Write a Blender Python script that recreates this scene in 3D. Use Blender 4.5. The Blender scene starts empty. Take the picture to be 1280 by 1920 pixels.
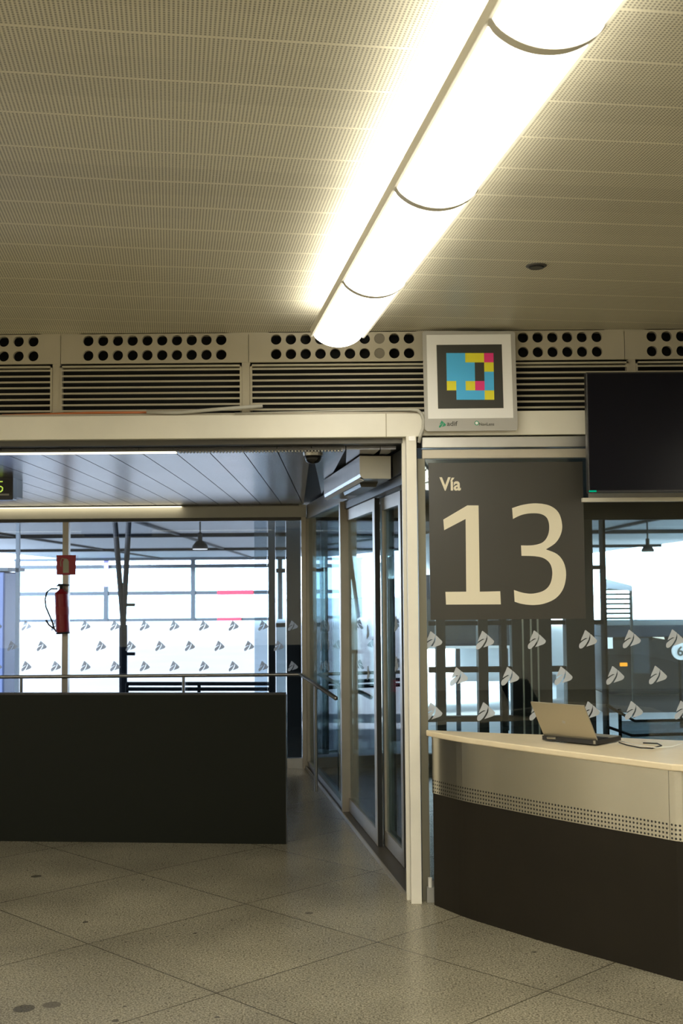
import bpy, bmesh, math, random
from mathutils import Vector, Matrix
random.seed(7)
C = bpy.context.scene.collection
PI = math.pi
# ------------------------------------------------------------------ camera
FP = 2200.0; CH = 1.65; PITCH = math.atan(139/2200); ROLL = 0.008
fw = Vector((0, math.cos(PITCH), math.sin(PITCH)))
up0 = Vector((0, -math.sin(PITCH), math.cos(PITCH))); rt0 = Vector((1, 0, 0))
rt = (rt0*math.cos(ROLL) - up0*math.sin(ROLL)); up = (up0*math.cos(ROLL) + rt0*math.sin(ROLL))
cam_d = bpy.data.cameras.new('camera'); cam = bpy.data.objects.new('camera', cam_d); C.objects.link(cam)
cam.matrix_world = Matrix(((rt.x, up.x, -fw.x, 0), (rt.y, up.y, -fw.y, 0), (rt.z, up.z, -fw.z, CH), (0, 0, 0, 1)))
cam_d.sensor_fit = 'VERTICAL'; cam_d.sensor_height = 36; cam_d.lens = FP/1920*36
cam_d.clip_start = .05; cam_d.clip_end = 400
cam_d.dof.use_dof = True; cam_d.dof.focus_distance = 6.0; cam_d.dof.aperture_fstop = 5.6
bpy.context.scene.camera = cam
# ------------------------------------------------------------------ world, exposure
SKY = 16.0; LAMP = 16.0
w = bpy.data.worlds.new('world'); bpy.context.scene.world = w; w.use_nodes = True
nt = w.node_tree; bg = nt.nodes['Background']; bg.inputs[0].default_value = (.80, .90, 1.0, 1); bg.inputs[1].default_value = SKY
vs = bpy.context.scene.view_settings
vs.view_transform = 'Standard'; vs.look = 'None'; vs.gamma = 1; vs.use_curve_mapping = False; vs.exposure = 0.0
cy = bpy.context.scene.cycles
cy.max_bounces = 10; cy.diffuse_bounces = 5; cy.glossy_bounces = 5; cy.transparent_max_bounces = 24
cy.sample_clamp_indirect = 2.5; cy.sample_clamp_direct = 12; cy.caustics_reflective = False; cy.caustics_refractive = False
# warm overhead light of the hall's other lamp rows (out of frame, in the hall itself)
def area(name, loc, sx, sy, e, col, rz=0, down=True):
    l = bpy.data.lights.new(name, 'AREA'); l.shape = 'RECTANGLE'; l.size = sx; l.size_y = sy; l.energy = e; l.color = col
    o = bpy.data.objects.new(name, l); C.objects.link(o); o.location = loc; o.rotation_euler = (0 if down else PI, 0, rz); return o
WARM = (1.0, .95, .80)
area('lamp_row_light', (-4.9, .5, 2.85), .3, 8, 330, WARM, math.radians(8))
area('lamp_row_light', (3.9, .5, 2.85), .3, 8, 210, WARM, math.radians(8))
area('lamp_row_light', (.6, -2.5, 2.85), .3, 6, 150, WARM, math.radians(8))

sun = bpy.data.lights.new('sun', 'SUN'); sun.energy = 56; sun.angle = math.radians(3); sun.color = (1, .98, .95)
so = bpy.data.objects.new('sun', sun); C.objects.link(so)                     # low sun raking along the platforms, away from the hall
so.rotation_euler = Vector((.90, .38, -.088)).to_track_quat('-Z', 'Y').to_euler()

# ------------------------------------------------------------------ pixel geometry of the survey (camera above)
def ray(x, y): return fw + rt*((x-640)/FP) - up*((y-960)/FP)
def P(x, y, Y):
    d = ray(x, y); t = Y/d.y; return Vector((0, 0, CH)) + d*t
def G(x, y, z=0.0):
    d = ray(x, y); t = (z-CH)/d.z; return Vector((0, 0, CH)) + d*t

# ------------------------------------------------------------------ materials
def mat(name, col, rough=.5, metal=0.0, noise=0.0, nscale=20, bump=0.0, bscale=60, spec=.5, coat=0.0):
    m = bpy.data.materials.new(name); m.use_nodes = True; n = m.node_tree.nodes; L = m.node_tree.links
    b = n['Principled BSDF']; b.inputs['Base Color'].default_value = (*col, 1); b.inputs['Roughness'].default_value = rough
    b.inputs['Metallic'].default_value = metal; b.inputs['Specular IOR Level'].default_value = spec; b.inputs['Coat Weight'].default_value = coat
    tc = n.new('ShaderNodeTexCoord')
    if noise:
        t = n.new('ShaderNodeTexNoise'); t.inputs['Scale'].default_value = nscale; t.inputs['Detail'].default_value = 6
        L.new(tc.outputs['Object'], t.inputs['Vector'])
        r = n.new('ShaderNodeValToRGB'); r.color_ramp.elements[0].position = .3; r.color_ramp.elements[1].position = .7
        r.color_ramp.elements[0].color = (*[c*(1-noise) for c in col], 1); r.color_ramp.elements[1].color = (*[min(1, c*(1+noise)) for c in col], 1)
        L.new(t.outputs['Fac'], r.inputs[0]); L.new(r.outputs[0], b.inputs['Base Color'])
    if bump:
        t2 = n.new('ShaderNodeTexNoise'); t2.inputs['Scale'].default_value = bscale; L.new(tc.outputs['Object'], t2.inputs['Vector'])
        bu = n.new('ShaderNodeBump'); bu.inputs['Strength'].default_value = bump; bu.inputs['Distance'].default_value = .01
        L.new(t2.outputs['Fac'], bu.inputs['Height']); L.new(bu.outputs[0], b.inputs['Normal'])
    return m
def emis(name, col, s):
    m = bpy.data.materials.new(name); m.use_nodes = True; n = m.node_tree.nodes; n.clear()
    e = n.new('ShaderNodeEmission'); e.inputs[0].default_value = (*col, 1); e.inputs[1].default_value = s
    o = n.new('ShaderNodeOutputMaterial'); m.node_tree.links.new(e.outputs[0], o.inputs[0]); return m
def glass(name, tint, gloss=.08, grough=0.0, haze=0.0):
    m = bpy.data.materials.new(name); m.use_nodes = True; n = m.node_tree.nodes; n.clear(); L = m.node_tree.links
    tr = n.new('ShaderNodeBsdfTransparent'); tr.inputs[0].default_value = (*tint, 1)
    gl = n.new('ShaderNodeBsdfGlossy'); gl.inputs['Roughness'].default_value = grough; gl.inputs['Color'].default_value = (.95, .97, 1, 1)
    fr = n.new('ShaderNodeLayerWeight'); fr.inputs[0].default_value = .25
    mm = n.new('ShaderNodeMath'); mm.operation = 'MULTIPLY_ADD'; mm.inputs[1].default_value = .8; mm.inputs[2].default_value = gloss
    L.new(fr.outputs['Fresnel'], mm.inputs[0]); mx = n.new('ShaderNodeMixShader'); mm.use_clamp = True
    L.new(mm.outputs[0], mx.inputs[0]); L.new(tr.outputs[0], mx.inputs[1]); L.new(gl.outputs[0], mx.inputs[2])
    last = mx
    if haze:
        df = n.new('ShaderNodeBsdfDiffuse'); df.inputs[0].default_value = (.55, .6, .65, 1); m2 = n.new('ShaderNodeMixShader'); m2.inputs[0].default_value = haze
        L.new(mx.outputs[0], m2.inputs[1]); L.new(df.outputs[0], m2.inputs[2]); last = m2
    o = n.new('ShaderNodeOutputMaterial'); L.new(last.outputs[0], o.inputs[0]); return m

def vinyl(name):
    m = bpy.data.materials.new(name); m.use_nodes = True; n = m.node_tree.nodes; n.clear(); L = m.node_tree.links
    d = n.new('ShaderNodeBsdfDiffuse'); d.inputs[0].default_value = (.92, .93, .93, 1)
    t = n.new('ShaderNodeBsdfTranslucent'); t.inputs[0].default_value = (.95, .96, .97, 1)
    tr = n.new('ShaderNodeBsdfTransparent'); a = n.new('ShaderNodeMixShader'); b = n.new('ShaderNodeMixShader')
    a.inputs[0].default_value = .5; b.inputs[0].default_value = .30
    L.new(d.outputs[0], a.inputs[1]); L.new(t.outputs[0], a.inputs[2]); L.new(a.outputs[0], b.inputs[1]); L.new(tr.outputs[0], b.inputs[2])
    o = n.new('ShaderNodeOutputMaterial'); L.new(b.outputs[0], o.inputs[0]); return m
def frosted(name):
    m = bpy.data.materials.new(name); m.use_nodes = True; n = m.node_tree.nodes; n.clear(); L = m.node_tree.links
    d = n.new('ShaderNodeBsdfDiffuse'); d.inputs[0].default_value = (.80, .85, .86, 1); t = n.new('ShaderNodeBsdfTranslucent'); t.inputs[0].default_value = (.82, .90, .92, 1)
    a = n.new('ShaderNodeMixShader'); a.inputs[0].default_value = .6; L.new(d.outputs[0], a.inputs[1]); L.new(t.outputs[0], a.inputs[2])
    o = n.new('ShaderNodeOutputMaterial'); L.new(a.outputs[0], o.inputs[0]); return m
def math_node(nt, op, a, b=None, c=None):
    q = nt.nodes.new('ShaderNodeMath'); q.operation = op
    for i, v in enumerate((a, b, c)):
        if v is None: continue
        if hasattr(v, 'is_linked') or hasattr(v, 'links'): nt.links.new(v, q.inputs[i])
        else: q.inputs[i].default_value = v
    return q.outputs[0]
def rot_uv(nt, ang):
    tc = nt.nodes.new('ShaderNodeTexCoord'); s = nt.nodes.new('ShaderNodeSeparateXYZ'); nt.links.new(tc.outputs['Object'], s.inputs[0])
    c_, s_ = math.cos(ang), math.sin(ang)
    a = math_node(nt, 'ADD', math_node(nt, 'MULTIPLY', s.outputs[0], c_), math_node(nt, 'MULTIPLY', s.outputs[1], s_))
    b = math_node(nt, 'ADD', math_node(nt, 'MULTIPLY', s.outputs[0], -s_), math_node(nt, 'MULTIPLY', s.outputs[1], c_))
    return tc, a, b
def mixcol(nt, fac, c1, c2, mode='MIX'):
    m = nt.nodes.new('ShaderNodeMix'); m.data_type = 'RGBA'; m.blend_type = mode
    for i, v in ((0, fac), (6, c1), (7, c2)):
        if hasattr(v, 'is_linked') or hasattr(v, 'links'): nt.links.new(v, m.inputs[i])
        elif isinstance(v, tuple): m.inputs[i].default_value = (*v, 1)
        else: m.inputs[i].default_value = v
    return m.outputs[2]

# perforated ceiling planks: hole grid and plain seams, object space
LANG = math.radians(8.3)                     # the lamp and ceiling grid direction, left of the camera's heading
def ceiling_mat():
    m = bpy.data.materials.new('perforated_ceiling_plank'); m.use_nodes = True; nt = m.node_tree; b = nt.nodes['Principled BSDF']
    tc, a, v = rot_uv(nt, LANG)               # a across the lamp, v along it
    pit = .0112
    def cell(x, p):
        f = math_node(nt, 'FRACT', math_node(nt, 'DIVIDE', x, p)); return math_node(nt, 'SUBTRACT', f, .5)
    cx, cyy = cell(a, pit), cell(v, pit)
    r2 = math_node(nt, 'ADD', math_node(nt, 'MULTIPLY', cx, cx), math_node(nt, 'MULTIPLY', cyy, cyy))
    hole = math_node(nt, 'LESS_THAN', r2, .078)
    sv = math_node(nt, 'SUBTRACT', v, 2.873-.134); sf = math_node(nt, 'FRACT', math_node(nt, 'DIVIDE', sv, .268))
    d = math_node(nt, 'ABSOLUTE', math_node(nt, 'SUBTRACT', sf, .5))
    seam = math_node(nt, 'LESS_THAN', d, .028); joint = math_node(nt, 'LESS_THAN', d, .005)
    # no holes on the seam strips
    hole = math_node(nt, 'MULTIPLY', hole, math_node(nt, 'SUBTRACT', 1.0, seam))
    nz = nt.nodes.new('ShaderNodeTexNoise'); nz.inputs['Scale'].default_value = .9; nt.links.new(tc.outputs['Object'], nz.inputs['Vector'])
    base = mixcol(nt, nz.outputs['Fac'], (.64, .60, .465), (.72, .68, .535))
    pid = math_node(nt, 'FLOOR', math_node(nt, 'DIVIDE', sv, .268)); wn = nt.nodes.new('ShaderNodeTexWhiteNoise'); wn.noise_dimensions = '1D'; nt.links.new(pid, wn.inputs['W'])
    base = mixcol(nt, .10, base, wn.outputs['Value'], 'MULTIPLY')
    c1 = mixcol(nt, hole, base, (.08, .07, .05)); c2 = mixcol(nt, joint, c1, (.75, .70, .55))
    nt.links.new(c2, b.inputs['Base Color']); b.inputs['Roughness'].default_value = .38; b.inputs['Specular IOR Level'].default_value = .35
    return m
def floor_mat():
    m = bpy.data.materials.new('granite_floor_slabs'); m.use_nodes = True; nt = m.node_tree; b = nt.nodes['Principled BSDF']
    tc, a, v = rot_uv(nt, math.radians(44.6)); T = .95; g = .006/T
    a0 = .15*math.cos(math.radians(44.6)) + 5.56*math.sin(math.radians(44.6)); v0 = -.15*math.sin(math.radians(44.6)) + 5.56*math.cos(math.radians(44.6))
    fa = math_node(nt, 'DIVIDE', math_node(nt, 'SUBTRACT', a, a0), T); fv = math_node(nt, 'DIVIDE', math_node(nt, 'SUBTRACT', v, v0), T)
    def line(x):
        f = math_node(nt, 'ABSOLUTE', math_node(nt, 'SUBTRACT', math_node(nt, 'FRACT', math_node(nt, 'ADD', x, .5)), .5)); return math_node(nt, 'LESS_THAN', f, g/2)
    ln = math_node(nt, 'MAXIMUM', line(fa), line(fv))
    cmb = nt.nodes.new('ShaderNodeCombineXYZ'); nt.links.new(math_node(nt, 'FLOOR', fa), cmb.inputs[0]); nt.links.new(math_node(nt, 'FLOOR', fv), cmb.inputs[1])
    wn = nt.nodes.new('ShaderNodeTexWhiteNoise'); wn.noise_dimensions = '3D'; nt.links.new(cmb.outputs[0], wn.inputs['Vector'])
    def noise(s, det=4):
        q = nt.nodes.new('ShaderNodeTexNoise'); q.inputs['Scale'].default_value = s; q.inputs['Detail'].default_value = det; nt.links.new(tc.outputs['Object'], q.inputs['Vector']); return q.outputs['Fac']
    def ramp(f, p0, p1):
        r = nt.nodes.new('ShaderNodeValToRGB'); r.color_ramp.elements[0].position = p0; r.color_ramp.elements[1].position = p1; nt.links.new(f, r.inputs[0]); return r.outputs[0]
    base = mixcol(nt, ramp(noise(125, 6), .40, .60), (.20, .18, .125), (.50, .455, .34))
    base = mixcol(nt, ramp(noise(60, 3), .60, .70), base, (.13, .115, .085))
    base = mixcol(nt, .35, base, mixcol(nt, wn.outputs['Value'], (.62, .62, .60), (1., 1., 1.)), 'MULTIPLY')
    base = mixcol(nt, .35, base, ramp(noise(1.3, 3), .3, .7), 'MULTIPLY')
    # dark spots trodden into the slabs
    sx_ = nt.nodes.new('ShaderNodeSeparateXYZ'); nt.links.new(tc.outputs['Object'], sx_.inputs[0])
    for (px, py, rad, dk) in ((68, 1643, .030, .05), (160, 1729, .014, .05), (365, 1750, .010, .06), (45, 1891, .042, .05), (97, 1884, .036, .10), (216, 1914, .014, .05), (579, 1712, .020, .09), (407, 1907, .010, .06), (234, 1887, .008, .06), (268, 1650, .010, .06), (1002, 1785, .010, .06)):
        g_ = G(px, py); dx = math_node(nt, 'SUBTRACT', sx_.outputs[0], g_.x); dy = math_node(nt, 'SUBTRACT', sx_.outputs[1], g_.y)
        inside = math_node(nt, 'LESS_THAN', math_node(nt, 'ADD', math_node(nt, 'MULTIPLY', dx, dx), math_node(nt, 'MULTIPLY', dy, dy)), rad*rad)
        base = mixcol(nt, math_node(nt, 'MULTIPLY', inside, .8), base, (dk, dk*.9, dk*.7))
    base = mixcol(nt, ln, base, (.07, .06, .04))
    nt.links.new(base, b.inputs['Base Color']); b.inputs['Specular IOR Level'].default_value = .45
    b.inputs['Roughness'].default_value = .25
    return m
def perf_steel():
    m = bpy.data.materials.new('brushed_steel_band'); m.use_nodes = True; nt = m.node_tree; b = nt.nodes['Principled BSDF']
    uv = nt.nodes.new('ShaderNodeUVMap'); s = nt.nodes.new('ShaderNodeSeparateXYZ'); nt.links.new(uv.outputs[0], s.inputs[0])
    p = .0185
    def cell(x): return math_node(nt, 'SUBTRACT', math_node(nt, 'FRACT', math_node(nt, 'DIVIDE', x, p)), .5)
    cu, cv = cell(s.outputs[0]), cell(s.outputs[1]); r2 = math_node(nt, 'ADD', math_node(nt, 'MULTIPLY', cu, cu), math_node(nt, 'MULTIPLY', cv, cv))
    hole = math_node(nt, 'MULTIPLY', math_node(nt, 'LESS_THAN', r2, .07), math_node(nt, 'LESS_THAN', s.outputs[1], p*4))
    nz = nt.nodes.new('ShaderNodeTexNoise'); nz.inputs['Scale'].default_value = 1; mp = nt.nodes.new('ShaderNodeMapping'); mp.inputs['Scale'].default_value = (3, 300, 1)
    nt.links.new(uv.outputs[0], mp.inputs[0]); nt.links.new(mp.outputs[0], nz.inputs['Vector'])
    c = mixcol(nt, nz.outputs['Fac'], (.66, .63, .55), (.76, .72, .63)); c = mixcol(nt, hole, c, (.02, .02, .02))
    nt.links.new(c, b.inputs['Base Color']); nt.links.new(math_node(nt, 'SUBTRACT', 1.0, hole), b.inputs['Metallic'])
    b.inputs['Roughness'].default_value = .26; b.inputs['Anisotropic'].default_value = .9; b.inputs['Anisotropic Rotation'].default_value = .25
    tg = nt.nodes.new('ShaderNodeTangent'); tg.direction_type = 'UV_MAP'; nt.links.new(tg.outputs[0], b.inputs['Tangent'])
    return m

M = dict(
 cream=mat('cream_painted_metal', (.82, .79, .70), .38, noise=.06, nscale=3),
 panel=mat('beige_vent_panel', (.44, .40, .31), .5, noise=.06, nscale=2),
 alum=mat('brushed_aluminium', (.50, .49, .47), .33, metal=.85, noise=.05, nscale=8),
 alum_warm=mat('champagne_aluminium', (.46, .42, .35), .38, metal=.55, noise=.05, nscale=8),
 jambmetal=mat('greenish_jamb_metal', (.20, .19, .145), .45, metal=.3),
 dark_alum=mat('dark_bronze_metal', (.09, .085, .075), .4, metal=.4),
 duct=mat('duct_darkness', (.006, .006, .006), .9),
 plug=mat('grey_plug', (.20, .18, .14), .7),
 white=mat('white_plastic', (.82, .81, .77), .4),
 signwhite=mat('sign_white', (.93, .93, .93), .45),
 signedge=mat('sign_edge_grey', (.42, .41, .39), .35),
 black=mat('sign_charcoal', (.040, .038, .032), .28, spec=.5),
 digit=mat('cream_vinyl', (.80, .74, .58), .45),
 screen=mat('screen_glass', (.006, .006, .010), .2, spec=.1),
 bezel=mat('black_plastic', (.012, .012, .014), .35),
 barrier=mat('charcoal_laminate', (.007, .0085, .0055), .5, spec=.15),
 deskdark=mat('dark_brown_laminate', (.016, .013, .009), .5, spec=.22, noise=.1, nscale=4),
 maple=mat('pale_maple_laminate', (.84, .72, .51), .33, noise=.04, nscale=10),
 lid=mat('laptop_champagne_metal', (.46, .42, .33), .38, metal=.6),
 red=mat('extinguisher_red', (.42, .012, .02), .3), redsign=mat('sign_red', (.55, .01, .03), .4),
 rubber=mat('black_rubber', (.01, .01, .01), .6), pict=mat('pictogram_cream', (.70, .68, .48), .5),
 orange=mat('orange_conduit', (.55, .17, .06), .5), greyc=mat('grey_conduit', (.45, .44, .40), .5),
 steel=mat('stainless_tube', (.42, .41, .38), .3, metal=.9),
 darksteel=mat('dark_painted_steel', (.003, .0038, .005), .8, spec=.08), colsteel=mat('grey_green_steel', (.016, .018, .017), .5, spec=.2),
 greysteel=mat('slate_steel', (.022, .03, .038), .5, spec=.2),
 vestceil=mat('glossy_ceiling_plank', (.36, .36, .39), .26, metal=.75, noise=.12, nscale=2, bump=.02, bscale=3),
 darkceil=mat('dark_ceiling', (.03, .032, .034), .6),
 canopy=mat('canopy_sheet', (.020, .024, .030), .6, noise=.15, nscale=.6),
 deck=mat('platform_concrete', (.72, .74, .76), .6, noise=.05, nscale=.7),
 train=mat('white_train_paint', (.78, .84, .90), .3), trainlow=mat('train_skirt_grey', (.25, .30, .36), .5),
 darkpaint=mat('dark_paint', (.005, .006, .009), .4, spec=.2), bluebox=mat('blue_machine_panel', (.008, .018, .034), .4, spec=.25),
 sticker=vinyl('frosted_white_vinyl'),
 g_front=glass('front_glass', (.88, .94, .95), .03), g_side=glass('side_glass', (.72, .86, .88), .05), g_back=glass('back_glass', (.86, .92, 1.0), .03),
 g_teal=glass('teal_glass', (.40, .45, .47), .05, haze=.003), g_pale=glass('pale_glass', (.62, .68, .72), .04, haze=.01),
 diffuser=emis('lamp_diffuser', (1, .95, .80), LAMP), strip=emis('strip_light', (1, .90, .62), 2.4), led=emis('green_led', (.0, .5, .25), .8),
 digitled=emis('yellow_green_led', (.55, .75, .10), 1.0), redled=emis('red_led', (.9, .05, .12), 1.0), amber=emis('amber_lamp', (1, .35, .02), 2.0),
 cyan=mat('code_cyan', (.07, .50, .95), .45), yellow=mat('code_yellow', (.85, .78, .03), .45), magenta=mat('code_magenta', (.80, .03, .22), .45), codeblack=mat('code_black', (.03, .03, .025), .45),
 green=mat('logo_green', (.02, .28, .15), .5), ink=mat('logo_ink', (.08, .08, .07), .5), gold=mat('logo_gold', (.55, .45, .1), .5),
 hallwall=mat('hall_wall', (.74, .70, .60), .6, noise=.05, nscale=2), sill=mat('sill_metal', (.10, .085, .065), .5, metal=.3),
 base=mat('base_grey', (.30, .30, .28), .5),kiosk=mat('slate_blue_paint', (.035, .05, .10), .5, spec=.2), tyre=mat('dome_black', (.01, .01, .01), .25), purple=mat('purple_sign', (.18, .16, .55), .5),
 ceil=ceiling_mat(), floor=floor_mat(), steelband=perf_steel(),
)

# ------------------------------------------------------------------ mesh helpers
class MB:
    def __init__(s): s.bm = bmesh.new()
    def face(s, pts):
        try: return s.bm.faces.new([s.bm.verts.new(p) for p in pts])
        except ValueError: return None
    def box(s, a, b, rz=None, bev=0):
        a, b = Vector(a), Vector(b); lo = Vector(map(min, a, b)); hi = Vector(map(max, a, b))
        vs = [s.bm.verts.new((x, y, z)) for z in (lo.z, hi.z) for (x, y) in ((lo.x, lo.y), (hi.x, lo.y), (hi.x, hi.y), (lo.x, hi.y))]
        fs = [s.bm.faces.new([vs[i] for i in f]) for f in ((3, 2, 1, 0), (4, 5, 6, 7), (0, 1, 5, 4), (1, 2, 6, 5), (2, 3, 7, 6), (3, 0, 4, 7))]
        if bev: bmesh.ops.bevel(s.bm, geom=list({e for f in fs for e in f.edges}), offset=bev, segments=2, affect='EDGES', profile=.6)
        return s
    def prism(s, pts, ext):                       # closed polygon (3D, planar) extruded by a vector
        ext = Vector(ext); A = [s.bm.verts.new(p) for p in pts]; B = [s.bm.verts.new(Vector(p)+ext) for p in pts]; n = len(pts)
        s.bm.faces.new(A[::-1]); s.bm.faces.new(B)
        for i in range(n): s.bm.faces.new((A[i], A[(i+1) % n], B[(i+1) % n], B[i]))
        return s
    def obox(s, p, q, t, z0, z1, off=0.0):        # upright box along the plan line p>q, thickness t centred on offset off (to the right of p>q)
        p, q = Vector((p[0], p[1])), Vector((q[0], q[1])); d = (q-p).normalized(); n = Vector((d.y, -d.x))
        a, b = p+n*(off-t/2), q+n*(off-t/2); c, e = q+n*(off+t/2), p+n*(off+t/2)
        return s.prism([(v.x, v.y, z0) for v in (a, b, c, e)], (0, 0, z1-z0))
    def tube(s, pts, r, seg=10, closed=False):
        pts = [Vector(p) for p in pts]; rings = []
        for i, p in enumerate(pts):
            d = (pts[min(i+1, len(pts)-1)]-pts[max(i-1, 0)]).normalized(); u = d.orthogonal().normalized() if i == 0 else (u - d*u.dot(d)).normalized(); v = d.cross(u)
            rr = r[i] if isinstance(r, (list, tuple)) else r
            rings.append([s.bm.verts.new(p+(u*math.cos(2*PI*k/seg)+v*math.sin(2*PI*k/seg))*rr) for k in range(seg)])
        for A, B in zip(rings, rings[1:]):
            for k in range(seg): s.bm.faces.new((A[k], A[(k+1) % seg], B[(k+1) % seg], B[k]))
        s.bm.faces.new(rings[0][::-1]); s.bm.faces.new(rings[-1]); return s
    def lathe(s, c, prof, seg=24, axis=None):     # prof [(r, z)] about a vertical axis through c
        c = Vector(c); rings = []
        for r, z in prof: rings.append([s.bm.verts.new(c+Vector((r*math.cos(2*PI*k/seg), r*math.sin(2*PI*k/seg), z))) for k in range(seg)])
        for A, B in zip(rings, rings[1:]):
            for k in range(seg): s.bm.faces.new((A[k], A[(k+1) % seg], B[(k+1) % seg], B[k]))
        s.bm.faces.new(rings[0][::-1]); s.bm.faces.new(rings[-1]); return s
    def build(s, name, m, parent=None, smooth=False, origin=None):
        bmesh.ops.recalc_face_normals(s.bm, faces=s.bm.faces)
        me = bpy.data.meshes.new(name); s.bm.to_mesh(me); s.bm.free()
        if m is not None: me.materials.append(M[m] if isinstance(m, str) else m)
        o = bpy.data.objects.new(name, me); C.objects.link(o)
        if smooth:
            for f in me.polygons: f.use_smooth = True
        if parent is not None:
            o.parent = parent; par = parent; off = Vector((0, 0, 0))
            while par is not None: off += par.location; par = par.parent
            me.transform(Matrix.Translation(-off))
        elif origin is not None:
            me.transform(Matrix.Translation(-Vector(origin))); o.location = origin
        return o
def thing(name, label, cat, loc=(0, 0, 0), group=None):
    o = bpy.data.objects.new(name, None); C.objects.link(o); o.empty_display_size = .05; o.location = loc; o['label'] = label; o['category'] = cat
    if group: o['group'] = group
    return o
def tag(o, label, cat, group=None, kind=None):
    o['label'] = label; o['category'] = cat
    if group: o['group'] = group
    if kind: o['kind'] = kind
    return o
def struct(o, label=None, cat=None):
    o['kind'] = 'structure'
    if label: o['label'] = label
    if cat: o['category'] = cat
    return o
def sempty(name, label, cat, loc=(0, 0, 0)):
    o = bpy.data.objects.new(name, None); C.objects.link(o); o.location = loc; o.empty_display_size = .05; return struct(o, label, cat)
def smooth_poly(pts, corners, n=6):               # Catmull-Rom through pts, sharp at the flagged indices
    N = len(pts); out = []
    for i in range(N):
        p0, p1, p2, p3 = pts[i-1], pts[i], pts[(i+1) % N], pts[(i+2) % N]
        if i in corners: p0 = p1
        if (i+1) % N in corners: p3 = p2
        for k in range(n):
            t = k/n
            out.append(tuple(.5*(2*p1[j]+(-p0[j]+p2[j])*t+(2*p0[j]-5*p1[j]+4*p2[j]-p3[j])*t*t+(-p0[j]+3*p1[j]-3*p2[j]+p3[j])*t**3) for j in (0, 1)))
    return out
def text_mesh(name, txt, size, m, parent, loc, bold=0.0, xs=1.0, ext=.0008):
    cu = bpy.data.curves.new(name, 'FONT'); cu.body = txt; cu.size = size; cu.offset = bold; cu.extrude = ext
    t = bpy.data.objects.new(name, cu); C.objects.link(t); bpy.context.view_layer.update()
    me = bpy.data.meshes.new_from_object(t.evaluated_get(bpy.context.evaluated_depsgraph_get())); bpy.data.objects.remove(t)
    me.transform(Matrix.Translation(Vector(loc)) @ Matrix.Rotation(PI/2, 4, 'X') @ Matrix.Diagonal((xs, 1, 1, 1)))
    me.materials.clear(); me.materials.append(M[m]); o = bpy.data.objects.new(name, me); C.objects.link(o)
    if parent is not None:
        o.parent = parent; me.transform(Matrix.Translation(-parent.location))
    return o

# ================================================================== THE SHELL
YF = 6.28                                         # the hall's glazed front wall
YB = 10.81                                        # the vestibule's back wall
CZ = P(640, 622, YF).z                            # hall ceiling
VZ = 2.40                                         # vestibule ceiling
S0 = Vector((.352, 6.302)); S1 = Vector((-.325, 10.81)); SL = (S1-S0).length; SD = (S1-S0).normalized(); SN = Vector((SD.y, -SD.x))
def sp(s, off=0.0): return S0+SD*s+SN*off
def ss(x, off=0.0, y=1100):                       # distance along the side wall seen at picture column x
    d = ray(x, y); a = Vector((d.x, d.y)).normalized(); o = S0+SN*off
    den = a.x*(-SD.y)+a.y*SD.x; t = (o.x*(-SD.y)+o.y*SD.x)/den; q = a*t-o; return q.dot(SD)
struct(MB().box((-7, -6, -.1), (7, YB+.02, 0)).build('floor', 'floor'), 'grey-beige speckled granite floor slabs laid diagonally', 'floor')
struct(MB().box((-7, -6, CZ), (7, YF+.14, CZ+.1)).build('ceiling', 'ceil'), 'beige perforated metal plank ceiling', 'ceiling')
struct(MB().box((-7.1, -6, 0), (-7, YF+.14, CZ)).build('wall_left', 'hallwall'), 'plain hall wall at the left', 'wall')
struct(MB().box((7, -6, 0), (7.1, YF+.14, CZ)).build('wall_right', 'hallwall'), 'plain hall wall at the right', 'wall')
struct(MB().box((-7.1, -6.1, 0), (7.1, -6, CZ)).build('wall_rear', 'hallwall'), 'plain hall wall behind the viewer', 'wall')
# front wall: cream header, then the duct void behind the vents
zt = P(640, 776, YF-.05).z; zb = P(640, 820, YF-.05).z
hd = sempty('wall_front', 'cream metal header across the glazed front wall', 'wall', (0, YF, 0))
xj = P(790, 800, YF).x
MB().box((-7, YF-.05, zb), (xj, YF+.10, zt), bev=.004).build('header_beam', 'cream', hd)
z2t = P(1000, 770, YF-.03).z; z2b = P(1000, 815, YF-.03).z
MB().box((xj+.002, YF-.03, z2b), (7, YF+.10, z2t), bev=.004).build('header_beam', 'cream', hd)
MB().box((P(722, 800, YF).x, YF-.052, zb), (P(724, 800, YF).x, YF-.049, zt)).build('header_joint', 'panel', hd)
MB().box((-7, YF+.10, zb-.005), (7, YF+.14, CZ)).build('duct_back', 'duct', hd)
MB().box((-7, YF-.035, zt), (xj, YF+.02, zt+.012)).build('header_ledge', 'alum_warm', hd)
za, zb2 = P(900, 819, YF-.01).z, P(900, 839, YF-.01).z
MB().box((xj, YF-.015, zb2), (7, YF+.06, za), bev=.003).build('transom', 'alum', hd)
zc, zd = P(900, 842, YF-.01).z, P(900, 859, YF-.01).z
MB().box((xj, YF-.005, zd), (7, YF+.05, zc), bev=.003).build('transom', 'alum_warm', hd)
MB().box((-7, YF, zb-.028), (S0.x-.02, YF+.07, zb)).build('head_frame', 'dark_alum', hd)
# upper strip between vents and ceiling
MB().box((-7, YF-.002, P(640, 626, YF).z), (7, YF+.014, CZ)).build('ceiling_trim', 'panel', hd)

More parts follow.
